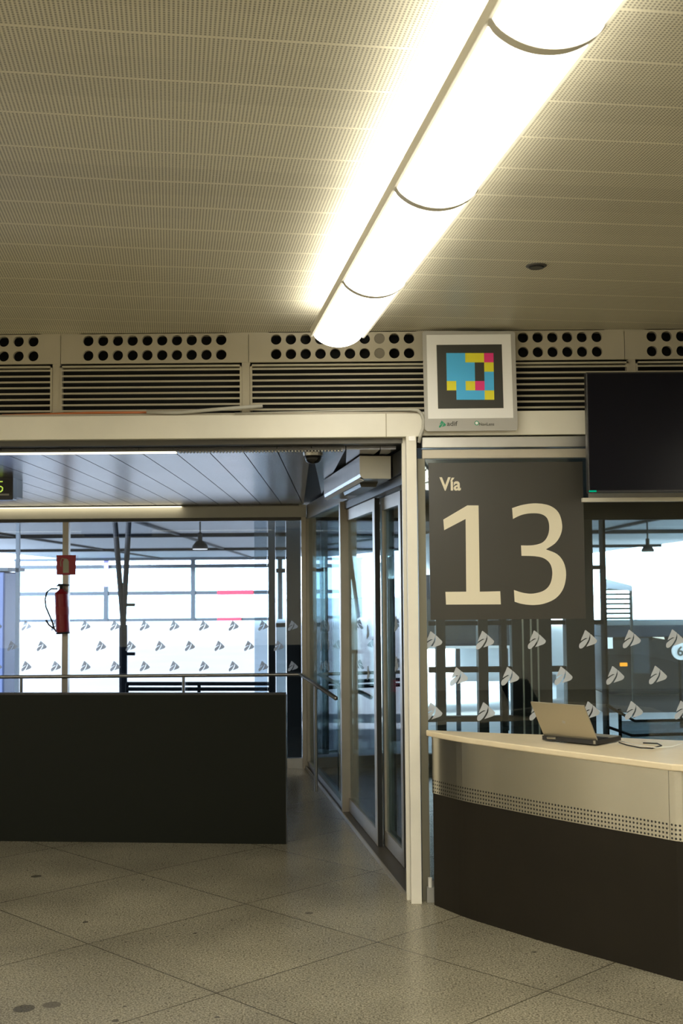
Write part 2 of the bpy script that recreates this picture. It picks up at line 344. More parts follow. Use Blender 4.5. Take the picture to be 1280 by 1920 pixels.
# perforated vent panels: ten pairs of real round holes each
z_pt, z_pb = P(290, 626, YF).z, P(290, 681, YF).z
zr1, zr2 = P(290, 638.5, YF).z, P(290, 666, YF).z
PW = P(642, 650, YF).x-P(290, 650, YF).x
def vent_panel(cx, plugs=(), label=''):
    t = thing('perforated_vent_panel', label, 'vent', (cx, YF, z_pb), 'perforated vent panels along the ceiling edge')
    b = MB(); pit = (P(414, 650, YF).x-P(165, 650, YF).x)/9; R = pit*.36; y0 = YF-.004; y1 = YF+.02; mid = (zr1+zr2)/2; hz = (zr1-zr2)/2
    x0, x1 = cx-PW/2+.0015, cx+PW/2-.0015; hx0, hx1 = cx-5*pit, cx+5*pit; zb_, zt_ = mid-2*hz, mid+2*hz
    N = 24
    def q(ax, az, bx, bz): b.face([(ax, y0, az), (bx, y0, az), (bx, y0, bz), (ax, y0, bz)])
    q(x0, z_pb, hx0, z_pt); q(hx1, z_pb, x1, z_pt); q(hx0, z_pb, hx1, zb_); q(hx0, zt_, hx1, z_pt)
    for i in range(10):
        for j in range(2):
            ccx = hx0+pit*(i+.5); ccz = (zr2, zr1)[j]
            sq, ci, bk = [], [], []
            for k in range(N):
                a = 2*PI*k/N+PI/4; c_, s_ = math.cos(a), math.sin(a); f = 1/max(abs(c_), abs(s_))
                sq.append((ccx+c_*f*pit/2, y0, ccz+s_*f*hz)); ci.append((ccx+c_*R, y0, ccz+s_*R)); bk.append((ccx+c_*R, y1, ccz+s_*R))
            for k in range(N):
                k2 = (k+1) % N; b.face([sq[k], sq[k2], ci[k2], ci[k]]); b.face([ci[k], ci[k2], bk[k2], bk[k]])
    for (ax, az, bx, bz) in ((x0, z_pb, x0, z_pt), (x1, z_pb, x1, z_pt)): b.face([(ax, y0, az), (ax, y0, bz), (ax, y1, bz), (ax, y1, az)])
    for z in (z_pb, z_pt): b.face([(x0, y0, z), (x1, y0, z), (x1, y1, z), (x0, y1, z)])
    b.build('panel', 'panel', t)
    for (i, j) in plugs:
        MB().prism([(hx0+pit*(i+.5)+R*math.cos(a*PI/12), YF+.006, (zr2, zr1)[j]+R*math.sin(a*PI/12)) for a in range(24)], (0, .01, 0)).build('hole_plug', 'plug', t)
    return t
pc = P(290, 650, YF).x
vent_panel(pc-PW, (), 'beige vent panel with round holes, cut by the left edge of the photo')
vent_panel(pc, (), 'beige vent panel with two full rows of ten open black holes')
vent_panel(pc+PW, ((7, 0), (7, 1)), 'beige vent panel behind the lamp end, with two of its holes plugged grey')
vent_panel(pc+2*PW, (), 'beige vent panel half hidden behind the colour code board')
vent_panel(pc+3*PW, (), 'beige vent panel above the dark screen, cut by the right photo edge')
# louvre grilles
def louvre(xa, xb, label):
    x0, x1 = xa, xb; z1 = P(290, 685, YF).z; z0 = P(290, 772, YF).z
    t = thing('louvre_grille', label, 'vent', ((x0+x1)/2, YF, z0), 'louvre grilles over the header')
    f = MB(); f.box((x0, YF-.006, z0), (x0+.010, YF+.03, z1)).box((x1-.010, YF-.006, z0), (x1, YF+.03, z1)).box((x0, YF-.006, z1-.010), (x1, YF+.03, z1)).build('frame', 'panel', t)
    s = MB(); n = 8; p = (z1-z0)/n
    for i in range(n):
        z = z0+p*(i+.3); s.prism([(x0+.01, YF-.004, z+.002), (x0+.01, YF+.004, z+.004), (x0+.01, YF+.006, z-.002), (x0+.01, YF-.004, z-.008)], (x1-x0-.02, 0, 0))
    s.build('slats', 'panel', t)
LX = [P(x, 720, YF).x for x in (-254, 98, 113, 453, 469, 1178, 1192)]
def mull(xa, xb): MB().box((xa, YF+.0, P(290, 775, YF).z), (xb, YF+.04, z_pb)).build('louvre_mullion', 'panel', hd)
louvre(LX[0], LX[1], 'beige louvre grille at the left edge, under the six-hole vent end')
louvre(LX[2], LX[3], 'beige louvre grille above the grey conduit, second from left')
mx1 = P(822, 720, YF).x
louvre(LX[4], mx1-.005, 'beige louvre grille under the lamp end, left of the colour code board')
louvre(mx1+.005, LX[5], 'beige louvre grille right of the colour code board, partly behind the screen')
louvre(LX[6], LX[6]+.9, 'beige louvre grille behind the top of the dark screen, right photo edge')
mull(LX[1]+.001, LX[2]-.001); mull(LX[3]+.001, LX[4]-.001); mull(LX[5]+.001, LX[6]-.001); mull(mx1-.004, mx1+.004)

# ------------------------------------------------------------------ suspended lamp
LD = Vector((-math.sin(LANG), math.cos(LANG), 0)); LR = Vector((math.cos(LANG), math.sin(LANG), 0))
LZ = 2.885; LWD = .268
lp0 = G(912, 30, LZ); lend = G(583, 627, LZ)
def lu(p): return (p-lp0).dot(LD)
joints = [0, lu(G(740, 347, LZ)), lu(G(644, 523, LZ)), lu(lend)]
lamp = thing('ceiling_lamp', 'long glowing half-round lamp running across the perforated ceiling', 'lamp', tuple(lp0), None)
def lp(u, v, z): return lp0+LD*u+LR*v+Vector((0, 0, z))
def sag(t):                                        # t 0..1 across
    x = 2*t-1; return -.062*(max(0, 1-x*x))**.72
NS = 24
segs = [(-4.4, -3.3), (-3.3, -2.2), (-2.2, -1.08), (-1.08, 0)]+list(zip(joints, joints[1:]))
for a, b_ in segs:
    m = MB(); g = .006
    for k in range(NS):
        v0, v1 = .012+(LWD-.024)*k/NS, .012+(LWD-.024)*(k+1)/NS
        m.face([lp(a+g, v0, sag(k/NS)), lp(b_-g, v0, sag(k/NS)), lp(b_-g, v1, sag((k+1)/NS)), lp(a+g, v1, sag((k+1)/NS))])
    m.face([lp(b_-g, .012+(LWD-.024)*k/NS, sag(k/NS)) for k in range(NS+1)])
    bmesh.ops.remove_doubles(m.bm, verts=m.bm.verts, dist=1e-5)
    m.build('diffuser', 'diffuser', lamp, smooth=True)
def rib(u, wd):
    m = MB(); 
    for k in range(NS):
        A = [lp(uu, .006+(LWD-.012)*kk/NS, sag(kk/NS)+dz) for kk in (k, k+1) for uu in (u-wd/2, u+wd/2) for dz in (-.011, .003)]
        a0, a1, a2, a3, b0, b1, b2, b3 = A
        m.face([a0, a2, b2, b0]); m.face([a1, a3, b3, b1]); m.face([a0, b0, b1, a1]); m.face([a2, b2, b3, a3])
    m.build('rib', 'cream', lamp)
for u in [-3.3, -2.2, -1.08]+joints[:-1]: rib(u, .034)
for v in (0, LWD-.010):
    m = MB(); a, b_ = lp(-4.4, v, -.012), lp(joints[-1]+.004, v, -.012)
    m.prism([a, b_, b_+LR*.010, a+LR*.010], (0, 0, .040)).build('side_rail', 'cream', lamp)
for u in (-2.9, -.5, 1.6, 2.7): MB().tube([lp(u, .19, -.01), lp(u, .19, CZ-LZ)], .003, 6).build('hanger', 'steel', lamp)

# recessed hole in the ceiling
p = G(1005, 498, CZ)
t = thing('ceiling_socket', 'small dark oval fitting in the perforated ceiling, right of the lamp', 'ceiling fitting', tuple(p))
MB().lathe(p, [(.038, -.006), (.045, -.004), (.045, 0)], 28).build('trim_ring', 'dark_alum', t)
MB().lathe(p, [(.030, -.012), (.034, -.009), (.034, -.0062)], 28).build('socket', 'tyre', t)

# ------------------------------------------------------------------ main post and side wall
post = sempty('trim_1', 'cream square door post at the corner of the front wall', 'post', (S0.x, YF, 0))
xa = P(769, 1400, YF-.03).x; xb = P(790, 1400, YF-.03).x
MB().box((P(764, 1100, YF-.07).x, YF-.075, 0), (P(783.5, 1100, YF-.07).x, YF-.01, P(770, 816, YF-.07).z), bev=.003).build('post', 'cream', post)
MB().box((P(784.5, 1100, YF).x, YF-.012, 0), (P(799, 1100, YF).x, YF+.05, zd), bev=.003).build('jamb', 'jambmetal', post)
MB().box((P(755, 1100, YF+.05).x, YF+.0, 0), (P(763.5, 1100, YF+.05).x, YF+.06, zb), bev=.002).build('jamb', 'cream', post)
MB().box((P(766, 830, YF-.08).x, YF-.078, P(770, 826, YF-.08).z), (P(778, 830, YF-.08).x, YF-.0755, P(770, 818, YF-.08).z)).build('cap_plate', 'alum', post)

sw = sempty('wall_side', 'glazed side wall of the vestibule with automatic doors', 'wall', (S0.x, S0.y, 0))
s_post = ss(641)
MB().obox(sp(.62), sp(SL), .10, 2.27, VZ, .052).build('head_beam', 'alum', sw)
MB().obox(sp(.1), sp(.62), .08, 2.27, VZ, .042).build('head_block', 'rubber', sw)
MB().obox(sp(.1), sp(s_post+.05), .05, 2.215, 2.268, .045).build('door_track', 'dark_alum', sw)
MB().obox(sp(.0), sp(SL), .15, 0.001, .018, .055).build('sill', 'sill', sw)
MB().obox(sp(.0), sp(SL), .008, .0, .028, -.024).build('sill_edge', 'alum_warm', sw)
MB().obox(sp(s_post-.03), sp(s_post+.03), .07, .018, 2.27, .02).build('post', 'alum_warm', sw)
MB().obox(sp(SL-.06), sp(SL), .06, .018, 2.27, .02).build('post', 'alum_warm', sw)
MB().obox(sp(s_post+.03), sp(SL-.06), .05, .018, .07, .02).build('bottom_rail', 'alum', sw)
MB().obox(sp(s_post+.03), sp(SL-.06), .008, .07, 2.27, .02).build('pane', 'g_side', sw)
def leaf(name, s0_, s1_, off, label, st0, st1):
    t = sempty(name, label, 'door', tuple((*sp(s0_, off), .02)))
    f = MB(); f.obox(sp(s0_, 0), sp(s0_+st0, 0), .035, .022, 2.21, off).obox(sp(s1_-st1, 0), sp(s1_, 0), .035, .022, 2.21, off)
    f.obox(sp(s0_+st0), sp(s1_-st1), .033, .022, .115, off).obox(sp(s0_+st0), sp(s1_-st1), .033, 2.13, 2.21, off)
    f.build('frame', 'alum_warm', t); MB().obox(sp(s0_+st0), sp(s1_-st1), .008, .115, 2.13, off).build('pane', 'g_side', t)
    MB().obox(sp(s0_-.006), sp(s0_-.001), .030, .022, 2.21, off).build('seal', 'rubber', t)
leaf('door_1', ss(708, .05), ss(651, .05), .05, 'far sliding glass door leaf', .075, .07)
leaf('door_2', ss(757, .10), ss(719, .10), .10, 'near sliding glass door leaf', .06, .06)
# operator
s0o = ss(737, -.02); s1o = ss(630, -.1)
opr = thing('door_operator', 'silver box with cream end cap above the sliding doors', 'door operator', tuple((*sp(s0o, -.1), 2.25)))
def prof_prism(s_a, s_b, prof):
    d3 = Vector((SD.x, SD.y, 0)); base = [Vector((*sp(s_a, o), z)) for o, z in prof]; return base, d3*(s_b-s_a)
pr = [(-.008, 2.262), (-.165, 2.262), (-.180, 2.272), (-.186, 2.29), (-.186, 2.392), (-.008, 2.392)]
s0n = .40
b_, e_ = prof_prism(s0n+.012, s0n+1.55, pr); MB().prism(b_, e_).build('housing', 'alum', opr)
b_, e_ = prof_prism(s0n, s0n+.0118, [(o*1.01, z) for o, z in pr]); MB().prism(b_, e_).build('end_cap', 'maple' if False else 'cream', opr)
b_, e_ = prof_prism(s0n+.02, s0n+1.54, [(-.162, 2.254), (-.186, 2.266), (-.190, 2.262), (-.166, 2.250)]); MB().prism(b_, e_).build('lip', 'white', opr)
b_, e_ = prof_prism(s0n+.25, s0n+.9, [(-.05, 2.235), (-.14, 2.235), (-.15, 2.2615), (-.04, 2.2615)]); MB().prism(b_, e_).build('carriage', 'dark_alum', opr)

# vestibule ceiling, both sides of the side wall
def vest_ceiling():
    b = MB(); n = 20; x0 = -7; y0 = YF+.10
    for i in range(40):                                         # planks along the depth
        xa_, xb_ = x0+i*.19, x0+(i+1)*.19-.006
        xs = []
        if xa_ > .34: break
        for yy in (y0, YB): pass
        lim = lambda y: S0.x+(S1.x-S0.x)*(y-S0.y)/(S1.y-S0.y)
        # clip against the slanting side wall
        poly = []
        for x, y in ((xa_, y0+.05), (xb_, y0+.05), (xb_, YB-.05), (xa_, YB-.05)):
            poly.append((min(x, lim(y)-.03), y, VZ))
        if poly[1][0]-poly[0][0] < .01: continue
        if poly[2][0]-poly[3][0] < .01:
            yc = S0.y+(xa_+.03-S0.x)/(S1.x-S0.x)*(S1.y-S0.y); poly = [poly[0], poly[1], (xa_, yc, VZ)]
        b.prism(poly, (0, 0, .02))
    return b
struct(vest_ceiling().build('ceiling_vestibule', 'vestceil'), 'glossy dark metal plank ceiling of the vestibule', 'ceiling')
struct(MB().box((-7, YF+.08, VZ+.021), (7, YB+.3, VZ+.12)).build('ceiling_void', 'darkceil'), 'dark ceiling over the glazed bays', 'ceiling')
struct(MB().box((S0.x+.02, YF+.1, VZ), (7, YB, VZ+.02)).build('ceiling_bay', 'darkceil'), 'dark ceiling of the right glazed bay', 'ceiling')
for k, (yy, xr, lab) in enumerate(((YF+.105, P(640, 838, YF+.15).x, 'slim ceiling light strip just behind the cream header'), (YB-.09, P(560, 945, YB-.09).x, 'slim ceiling light strip along the back beam of the vestibule'))):
    t = thing('linear_light', lab, 'lamp', (-2, yy, VZ), None)
    xl = P((330, 340)[k], 840, yy).x
    MB().box((-6.9, yy-.034, VZ-.010), (xr, yy+.034, VZ-.001)).build('frame', 'dark_alum', t)
    MB().box((-6.9, yy-.026, VZ-.016), (xl, yy+.026, VZ-.0101)).build('light_panel', 'strip', t)
    g = MB(); x = xl+.02
    while x < xr: g.box((x, yy-.026, VZ-.016), (x+.008, yy+.026, VZ-.0101)); x += .018
    g.build('grille', 'alum_warm', t)

# back wall: glazing with mullions, header and dark columns
bw = sempty('window_1', 'glazed back wall of the vestibule overlooking the platforms', 'window', (-2, YB, 0))
zbt = VZ; zbb = P(300, 972, YB).z
MB().box((-7, YB-.06, zbb), (S1.x, YB+.05, zbt)).build('head_beam', 'cream', bw)
MB().box((-7, YB-.03, zbb-.03), (S1.x, YB+.04, zbb)).build('head_frame', 'dark_alum', bw)
MB().box((-7, YB-.02, 0), (S1.x, YB+.04, .09)).build('bottom_rail', 'alum', bw)
MB().box((-7, YB, .09), (P(566, 1200, YB).x, YB+.008, zbb-.03)).build('pane', 'g_back', bw)
MB().box((P(118, 1200, YB).x, YB-.04, .09), (P(129, 1200, YB).x, YB+.04, zbb-.03)).build('mullion', 'alum_warm', bw)
MB().box((P(566, 1200, YB).x, YB-.05, 0), (P(575, 1200, YB).x, YB+.04, zbb), bev=.003).build('mullion', 'alum_warm', bw)
MB().box((P(118, 1200, YB).x-2.4, YB-.04, .09), (P(129, 1200, YB).x-2.4, YB+.04, zbb-.03)).build('mullion', 'alum_warm', bw)
# right bay's back wall (seen through the doors and the front glass)
rw = sempty('window_2', 'back glazing of the right bay with dark mullions', 'window', (3, YB, 0))
MB().box((S1.x+.03, YB-.03, VZ-.16), (7, YB+.05, VZ)).build('head_beam', 'darksteel', rw)
zpl = P(900, 1412, YB).z
MB().box((S1.x+.03, YB-.04, 0), (7, YB+.04, zpl)).build('plinth', 'sill', rw)
MB().box((S1.x+.03, YB, zpl), (7, YB+.008, VZ-.16)).build('pane', 'g_front', rw)
for xa_, xb_, mt in ((816, 833, 'colsteel'), (894, 912, 'colsteel'), (937, 947, 'darksteel'), (957, 1030, 'colsteel'), (1058, 1110, 'colsteel'), (1130, 1134, 'darksteel')):
    MB().box((P(xa_, 1200, YB).x, YB-.10, zpl), (P(xb_, 1200, YB).x, YB+.08, VZ-.16)).build('mullion', mt, rw)
for x in (975, 990, 1003): MB().box((P(x, 1200, YB).x, YB-.112, zpl), (P(x+3, 1200, YB).x, YB-.10, VZ-.16)).build('column_edge', 'steel', rw)
MB().box((P(803, 1200, YB).x, YB-.05, P(900, 1260, YB).z), (P(1110, 1200, YB).x, YB+.05, P(900, 1250, YB).z)).build('transom', 'darksteel', rw)
MB().box((P(790, 1200, YB).x, YB-.05, P(900, 1352, YB).z), (P(1060, 1200, YB).x, YB+.05, P(900, 1342, YB).z)).build('transom', 'colsteel', rw)
MB().box((P(803, 1200, YB).x, YB-.05, P(900, 1172, YB).z), (P(1134, 1200, YB).x, YB+.05, P(900, 1164, YB).z)).build('transom', 'darksteel', rw)
MB().box((P(1108, 1200, YB).x, YB-.05, P(1100, 1068, YB).z), (P(1132, 1200, YB).x, YB+.05, P(1100, 1060, YB).z)).build('transom', 'darksteel', rw)
struct(MB().box((7, YF+.14, 0), (7.1, YB+.3, VZ+.12)).build('wall_bay', 'darkceil')); struct(MB().box((-7.1, YF+.14, 0), (-7, YB+.3, VZ+.12)).build('wall_vestibule', 'hallwall'))

# front glass, right of the post
fg = sempty('window_3', 'front glass right of the post, dotted with white logo stickers', 'window', (1.5, YF, 0))
MB().box((P(799, 1100, YF).x, YF+.012, .10), (7, YF+.022, zd)).build('pane', 'g_front', fg)
MB().box((P(799, 1100, YF).x, YF-.01, .0), (7, YF+.04, .10)).build('bottom_rail', 'base', fg)
# logo stickers: three slashed pieces of a rounded triangle (pixels of the 1280 crop of one sticker)
ST = [smooth_poly([(470, 325), (600, 430), (640, 470), (590, 650), (470, 640), (370, 690), (262, 755), (300, 640), (390, 450), (430, 350)], {6}, 3),
      smooth_poly([(655, 480), (780, 590), (890, 700), (915, 750), (880, 830), (780, 890), (480, 985), (600, 790), (650, 640)], {6}, 3),
      smooth_poly([(290, 800), (400, 720), (500, 668), (590, 655), (560, 740), (460, 900), (400, 970), (320, 1040), (230, 1055), (190, 990), (210, 880)], set(), 3)]
SCX, SCY, SK = 555, 690, .0958/720/1.0
def sticker(parent, at, ux=Vector((1, 0, 0)), nrm=Vector((0, -1, 0)), k=1.0):
    b = MB()
    for poly in ST: b.prism([at+ux*((x-SCX)*SK*k)+Vector((0, 0, (SCY-y)*SK*k)) for x, y in poly], -nrm*.0006)
    return b.build('logo_sticker', 'sticker', parent)
ys = YF+.0112
for row, xs in ((1201, (812, 909, 1006, 1102, 1184, 1265, 1345)), (1269, (764+96, 956, 1056, 1153, 1233, 1313)), (1335, (812, 911, 1009, 1107, 1188, 1281, 1360))):
    for x in xs: sticker(fg, P(x, row-.008*(x-812), ys))
ysb = YB-.001
for row, x0_ in ((1173, -6), (1211, 23), (1249, -6)):
    for i in range(11):
        x = x0_+55.5*i
        if 108 < x < 138: continue
        sticker(bw, P(x, row, ysb), k=.95)
for x, y in ((743, 1170), (743, 1245), (690, 1185), (690, 1262)):
    s_ = ss(x, .05 if x < 712 else .10); o_ = .044 if x < 712 else .094
    door = bpy.data.objects['door_1' if x < 712 else 'door_2']
    q = sp(s_, o_); z = P(x, y, q.y).z; sticker(door, Vector((q.x, q.y, z)), Vector((-SD.x, -SD.y, 0)), Vector((-SN.x, -SN.y, 0)))
for x in (590, 602, 616):
    for y in (1175, 1210, 1250):
        q = sp(ss(x, .02), .0155); z = P(x, y, q.y).z; sticker(sw, Vector((q.x, q.y, z)), Vector((-SD.x, -SD.y, 0)), Vector((-SN.x, -SN.y, 0)))

# ================================================================== THINGS IN THE HALL
# track number sign
yS = YF+.006
a, b2 = P(803, 868, yS), P(1098, 1160, yS)
sg = thing('track_number_sign', 'large charcoal panel on the glass reading Vía 13 in cream', 'sign', (a.x, yS, b2.z))
MB().box((a.x, yS, b2.z), (b2.x, yS+.005, a.z)).build('panel', 'black', sg)
def zz(x, y): return (780+x/2.56, 900+y/2.56)
one = [(130, 190), (245, 122), (299, 122), (305, 536), (403, 534), (406, 597), (143, 598), (140, 537), (240, 536), (237, 187), (134, 241)]
MB().prism([P(*zz(x, y), yS-.0005) for x, y in one], (0, -.001, 0)).build('digit', 'digit', sg)
three = [(460, 135), (512, 119), (575, 112), (640, 123), (683, 157), (700, 215), (693, 262), (667, 303), (622, 333), (676, 356), (708, 397), (719, 455), (706, 520), (670, 567), (615, 593), (560, 600), (508, 595), (472, 584), (469, 528), (515, 542), (562, 545), (612, 531), (642, 500), (653, 450), (644, 405), (615, 377), (570, 366), (505, 364), (503, 314), (560, 313), (607, 299), (632, 265), (638, 220), (627, 182), (597, 163), (550, 160), (505, 168), (464, 187)]
sm = smooth_poly(three, {0, 8, 17, 18, 27, 28, 37}, 5)
MB().prism([P(*zz(x, y), yS-.0005) for x, y in sm], (0, -.001, 0)).build('digit', 'digit', sg)
q = P(825, 919, yS-.001)
text_mesh('lettering', 'Vía', .098, 'digit', sg, (q.x, q.y, q.z), .0026, .90)

# colour code board
yC = YF-.075
cb = thing('colour_code_board', 'white rounded board with a cyan, yellow and magenta square code', 'sign', tuple(P(880, 805, yC)))
def bpix(x, y): return P(780+x/2.56, 600+y/2.56, yC)
def quad(name, m, pts, dy, th): MB().prism([bpix(*p_)+Vector((0, dy, 0)) for p_ in pts], (0, th, 0)).build(name, m, cb)
quad('backing', 'signedge', smooth_poly([(30, 62), (40, 53), (462, 53), (474, 62), (487, 518), (478, 530), (52, 534), (42, 525)], set(range(8)), 2), 0, .012)
quad('white_field', 'signwhite', [(49, 72), (453, 68), (466, 470), (57, 474)], -.001, .0008)
quad('caption_field', 'signwhite' if False else 'signedge', [(57, 476), (466, 472), (468, 520), (58, 524)], -.0006, .0005)
quad('code_square', 'codeblack', [(97, 120), (410, 117), (419, 423), (105, 426)], -.002, .0008)
code = ['BBYYM', 'BBBKY', 'BBBKB', 'YBYMB', 'KBBBY']
for r_ in range(5):
    for c_ in range(5):
        ch = code[r_][c_]
        if ch == 'K': continue
        def cc(i, j): u, v = i/5, j/5; x = 142+226*u+(2+4*v)*1; y = 159+224*v; return (x, y)
        quad('code_cell', {'B': 'cyan', 'Y': 'yellow', 'M': 'magenta'}[ch], [cc(c_, r_), cc(c_+1.003, r_), cc(c_+1.003, r_+1.003), cc(c_, r_+1.003)], -.0028, .0008)
q = bpix(147, 508); text_mesh('lettering', 'adif', .034, 'ink', cb, (q.x, yC-.002, q.z), .0006, 1.15)
q = bpix(301, 507); text_mesh('lettering', 'NaviLens', .022, 'ink', cb, (q.x, yC-.002, q.z), .0002, 1.0)
lg = MB()
for poly in ST: lg.prism([bpix(126+(x-SCX)*.046, 500+(y-SCY)*.046)+Vector((0, -.002, 0)) for x, y in poly], (0, .0008, 0))
lg.build('logo_mark', 'green', cb)
q = bpix(290, 495); MB().prism([(q.x+.012*math.cos(k*PI/10), yC-.002, q.z+.012*math.sin(k*PI/10)) for k in range(20)], (0, .0008, 0)).build('logo_ring', 'green', cb)
MB().prism([(q.x+.008*math.cos(k*PI/10), yC-.003, q.z+.008*math.sin(k*PI/10)) for k in range(20)], (0, .0008, 0)).build('logo_dot', 'signwhite', cb)
q = bpix(411, 500); MB().prism([(q.x-.008, yC-.002, q.z-.008), (q.x+.008, yC-.002, q.z-.008), (q.x+.008, yC-.002, q.z+.008), (q.x-.008, yC-.002, q.z+.008)], (0, .0008, 0)).build('logo_box', 'signedge', cb)

# conduits on the header and the cable drooping at the post
yk = YF-.02
tag(MB().tube([P(4, 779, yk), P(80, 777, yk), P(180, 774, yk), P(305, 773.5, yk)], .007, 8).build('orange_conduit', 'orange', smooth=True), 'thin orange conduit lying on top of the cream header', 'conduit')
tag(MB().tube([P(275, 772, yk-.03), P(330, 774, yk-.035), P(400, 768, yk-.04), P(492, 761, yk-.04)], .010, 8).build('grey_conduit', 'greyc', smooth=True), 'grey conduit rising from the orange one toward the louvre mullion', 'conduit')
cp = [P(*c, YF-.065) for c in ((440, 775), (600, 771), (740, 769), (768, 768), (782, 769), (790, 776), (794, 788), (793, 803), (788, 816), (785, 830))]
tag(MB().tube(cp, [.004]*3+[.007]+[.009]*6, 10).build('grey_cable', 'greyc', smooth=True), 'grey cable running on the header and looping down beside the cream post', 'cable')

# screen
yT = YF-.26
tv = thing('wall_screen', 'large dark switched-off flat screen at the right photo edge', 'screen', tuple(P(1100, 925, yT)))
a, b2 = P(1098, 698, yT), P(1102, 924, yT); x1 = a.x+1.18
MB().box((a.x, yT, b2.z), (x1, yT+.05, a.z), bev=.004).build('housing', 'bezel', tv)
MB().box((a.x+.008, yT-.002, b2.z+.012), (x1-.008, yT, a.z-.008)).build('display', 'screen', tv)
MB().box((P(1104, 921, yT-.004).x, yT-.004, b2.z+.004), (P(1118, 921, yT-.004).x, yT-.0005, b2.z+.012)).build('status_light', 'led', tv)
MB().box((a.x+.45, yT+.05, b2.z+.2), (a.x+.75, YF-.031, b2.z+.45)).build('mount', 'dark_alum', tv)
tr = P(1100, 937, YF-.02)
struct(MB().box((P(1090, 937, YF).x, YF-.03, tr.z-.012), (7, YF+.01, tr.z+.010), bev=.002).build('trim_2', 'cream'), 'pale rail across the glass below the screen', 'rail')
struct(MB().box((P(1103, 937, YF).x, YF-.004, tr.z+.012), (7, YF+.004, tr.z+.045)).build('reflection_strip', 'alum'), 'metal strip standing in for a bright reflection above the pale rail', 'rail')  # pale reflection between screen and rail, modelled as a strip

# black barrier counter in the vestibule opening
A0 = G(-150, 1575.5); A1 = G(536, 1583)
zb_top = P(300, 1300, 7.7).z
br = thing('barrier_counter', 'long charcoal barrier panel standing across the vestibule at the left', 'counter', tuple(A0.lerp(A1, .5)))
bk = Vector((0, .14, 0))
d_ = (A1-A0).normalized(); n_ = Vector((-d_.y, d_.x, 0))
MB().prism([A0-d_*3, A1, A1+n_*.05, A0-d_*3+n_*.05], (0, 0, zb_top-.012)).build('panel', 'barrier', br)
MB().prism([A0-d_*3+Vector((0, 0, zb_top-.0118)), A1+Vector((0, 0, zb_top-.0118)), A1+n_*.05+Vector((0, 0, zb_top-.0118)), A0-d_*3+n_*.05+Vector((0, 0, zb_top-.0118))], (0, 0, .012)).build('top_edge', 'bezel', br)
MB().prism([A1+d_*.001, A1+d_*.003, A1+d_*.003+n_*.05, A1+d_*.001+n_*.05], (0, 0, zb_top-.012)).build('end_strip', 'dark_alum', br)

# reception desk
fl = [G(813, 1697), G(870, 1720), G(936, 1741), G(1010, 1764), G(1092, 1788), G(1185, 1814), G(1262, 1836)]
def cr3(pts, n=6):
    out = []
    for i in range(len(pts)-1):
        p0, p1, p2, p3 = pts[max(i-1, 0)], pts[i], pts[i+1], pts[min(i+2, len(pts)-1)]
        for k in range(n):
            t = k/n; out.append(.5*(2*p1+(p2-p0)*t+(2*p0-5*p1+4*p2-p3)*t*t+(3*p1-p0-3*p2+p3)*t**3))
    out.append(pts[-1]); return out
front = cr3(fl)
e = front[-1]; dr = (front[-1]-front[-4]).normalized()
corner = [e+dr*.03, e+dr*.05+Vector((.012, .0, 0)), e+dr*.055+Vector((.035, .01, 0))]
side = [e+dr*.05+Vector((.10, .05, 0)), e+Vector((.50, .35, 0))]
outline = front+corner+side
desk = thing('reception_desk', 'curved reception desk with maple top, steel band and dark base', 'desk', tuple(fl[3]))
zS0, zS1 = P(1200, 1564, G(1200, 1818).y).z, .862
def wall_strip(pts, z0, z1, inset, th=.015, uv=False):
    b = MB(); up_ = Vector((0, 0, 1)); V = []
    us = [0]
    for i in range(1, len(pts)): us.append(us[-1]+(pts[i]-pts[i-1]).length)
    for i, p_ in enumerate(pts):
        d = (pts[min(i+1, len(pts)-1)]-pts[max(i-1, 0)]).normalized(); nn = Vector((-d.y, d.x, 0)); q0 = p_+nn*inset; q1 = p_+nn*(inset+th)
        V.append([b.bm.verts.new((q.x, q.y, z)) for q, z in ((q0, z0), (q0, z1), (q1, z1), (q1, z0))])
    uvl = b.bm.loops.layers.uv.new('UVMap')
    for i in range(len(V)-1):
        for k in range(4):
            f = b.bm.faces.new((V[i][k], V[i+1][k], V[i+1][(k+1) % 4], V[i][(k+1) % 4]))
            if k == 0:
                for l, (uu, vv) in zip(f.loops, ((us[i], 0), (us[i+1], 0), (us[i+1], z1-z0), (us[i], z1-z0))): l[uvl].uv = (uu, vv)
            else:
                for l in f.loops: l[uvl].uv = (us[i], .2)
    b.bm.faces.new(V[0]); b.bm.faces.new(V[-1][::-1]); return b
wall_strip(outline, .0, zS0, .004).build('base_panel', 'deskdark', desk)
wall_strip(front, zS0+.001, zS1, .0).build('steel_band', 'steelband', desk)
wall_strip([front[-1]+dr*.002]+corner+side, zS0+.001, zS1, .0).build('corner_strip', 'steelband', desk)
back_l = [G(1000, 1376, .895), G(1160, 1388, .895)]
top = []
for i, p_ in enumerate(outline):
    d = (outline[min(i+1, len(outline)-1)]-outline[max(i-1, 0)]).normalized(); nn = Vector((d.y, -d.x, 0)); top.append(p_+nn*.028)
top[0] = G(799, 1380, .866)
tp = [Vector((p_.x, p_.y, .866)) for p_ in top]
bk_ = [Vector((tp[-1].x, tp[-1].y+.35, .866)), Vector((1.62, 5.72, .866)), Vector((1.18, 5.92, .866)), Vector((.86, 6.03, .866)), Vector((.60, 6.13, .866)), Vector((.435, 6.215, .866))]
o = MB().prism(tp+bk_, (0, 0, .029)).build('worktop', 'maple', desk)
bv = o.modifiers.new('bevel', 'BEVEL'); bv.width = .006; bv.segments = 3; bv.limit_method = 'ANGLE'
MB().obox(fl[0].xy+Vector((.012, .012)), (.474, 6.20), .012, 0, zS1, .008).build('end_panel', 'deskdark', desk)

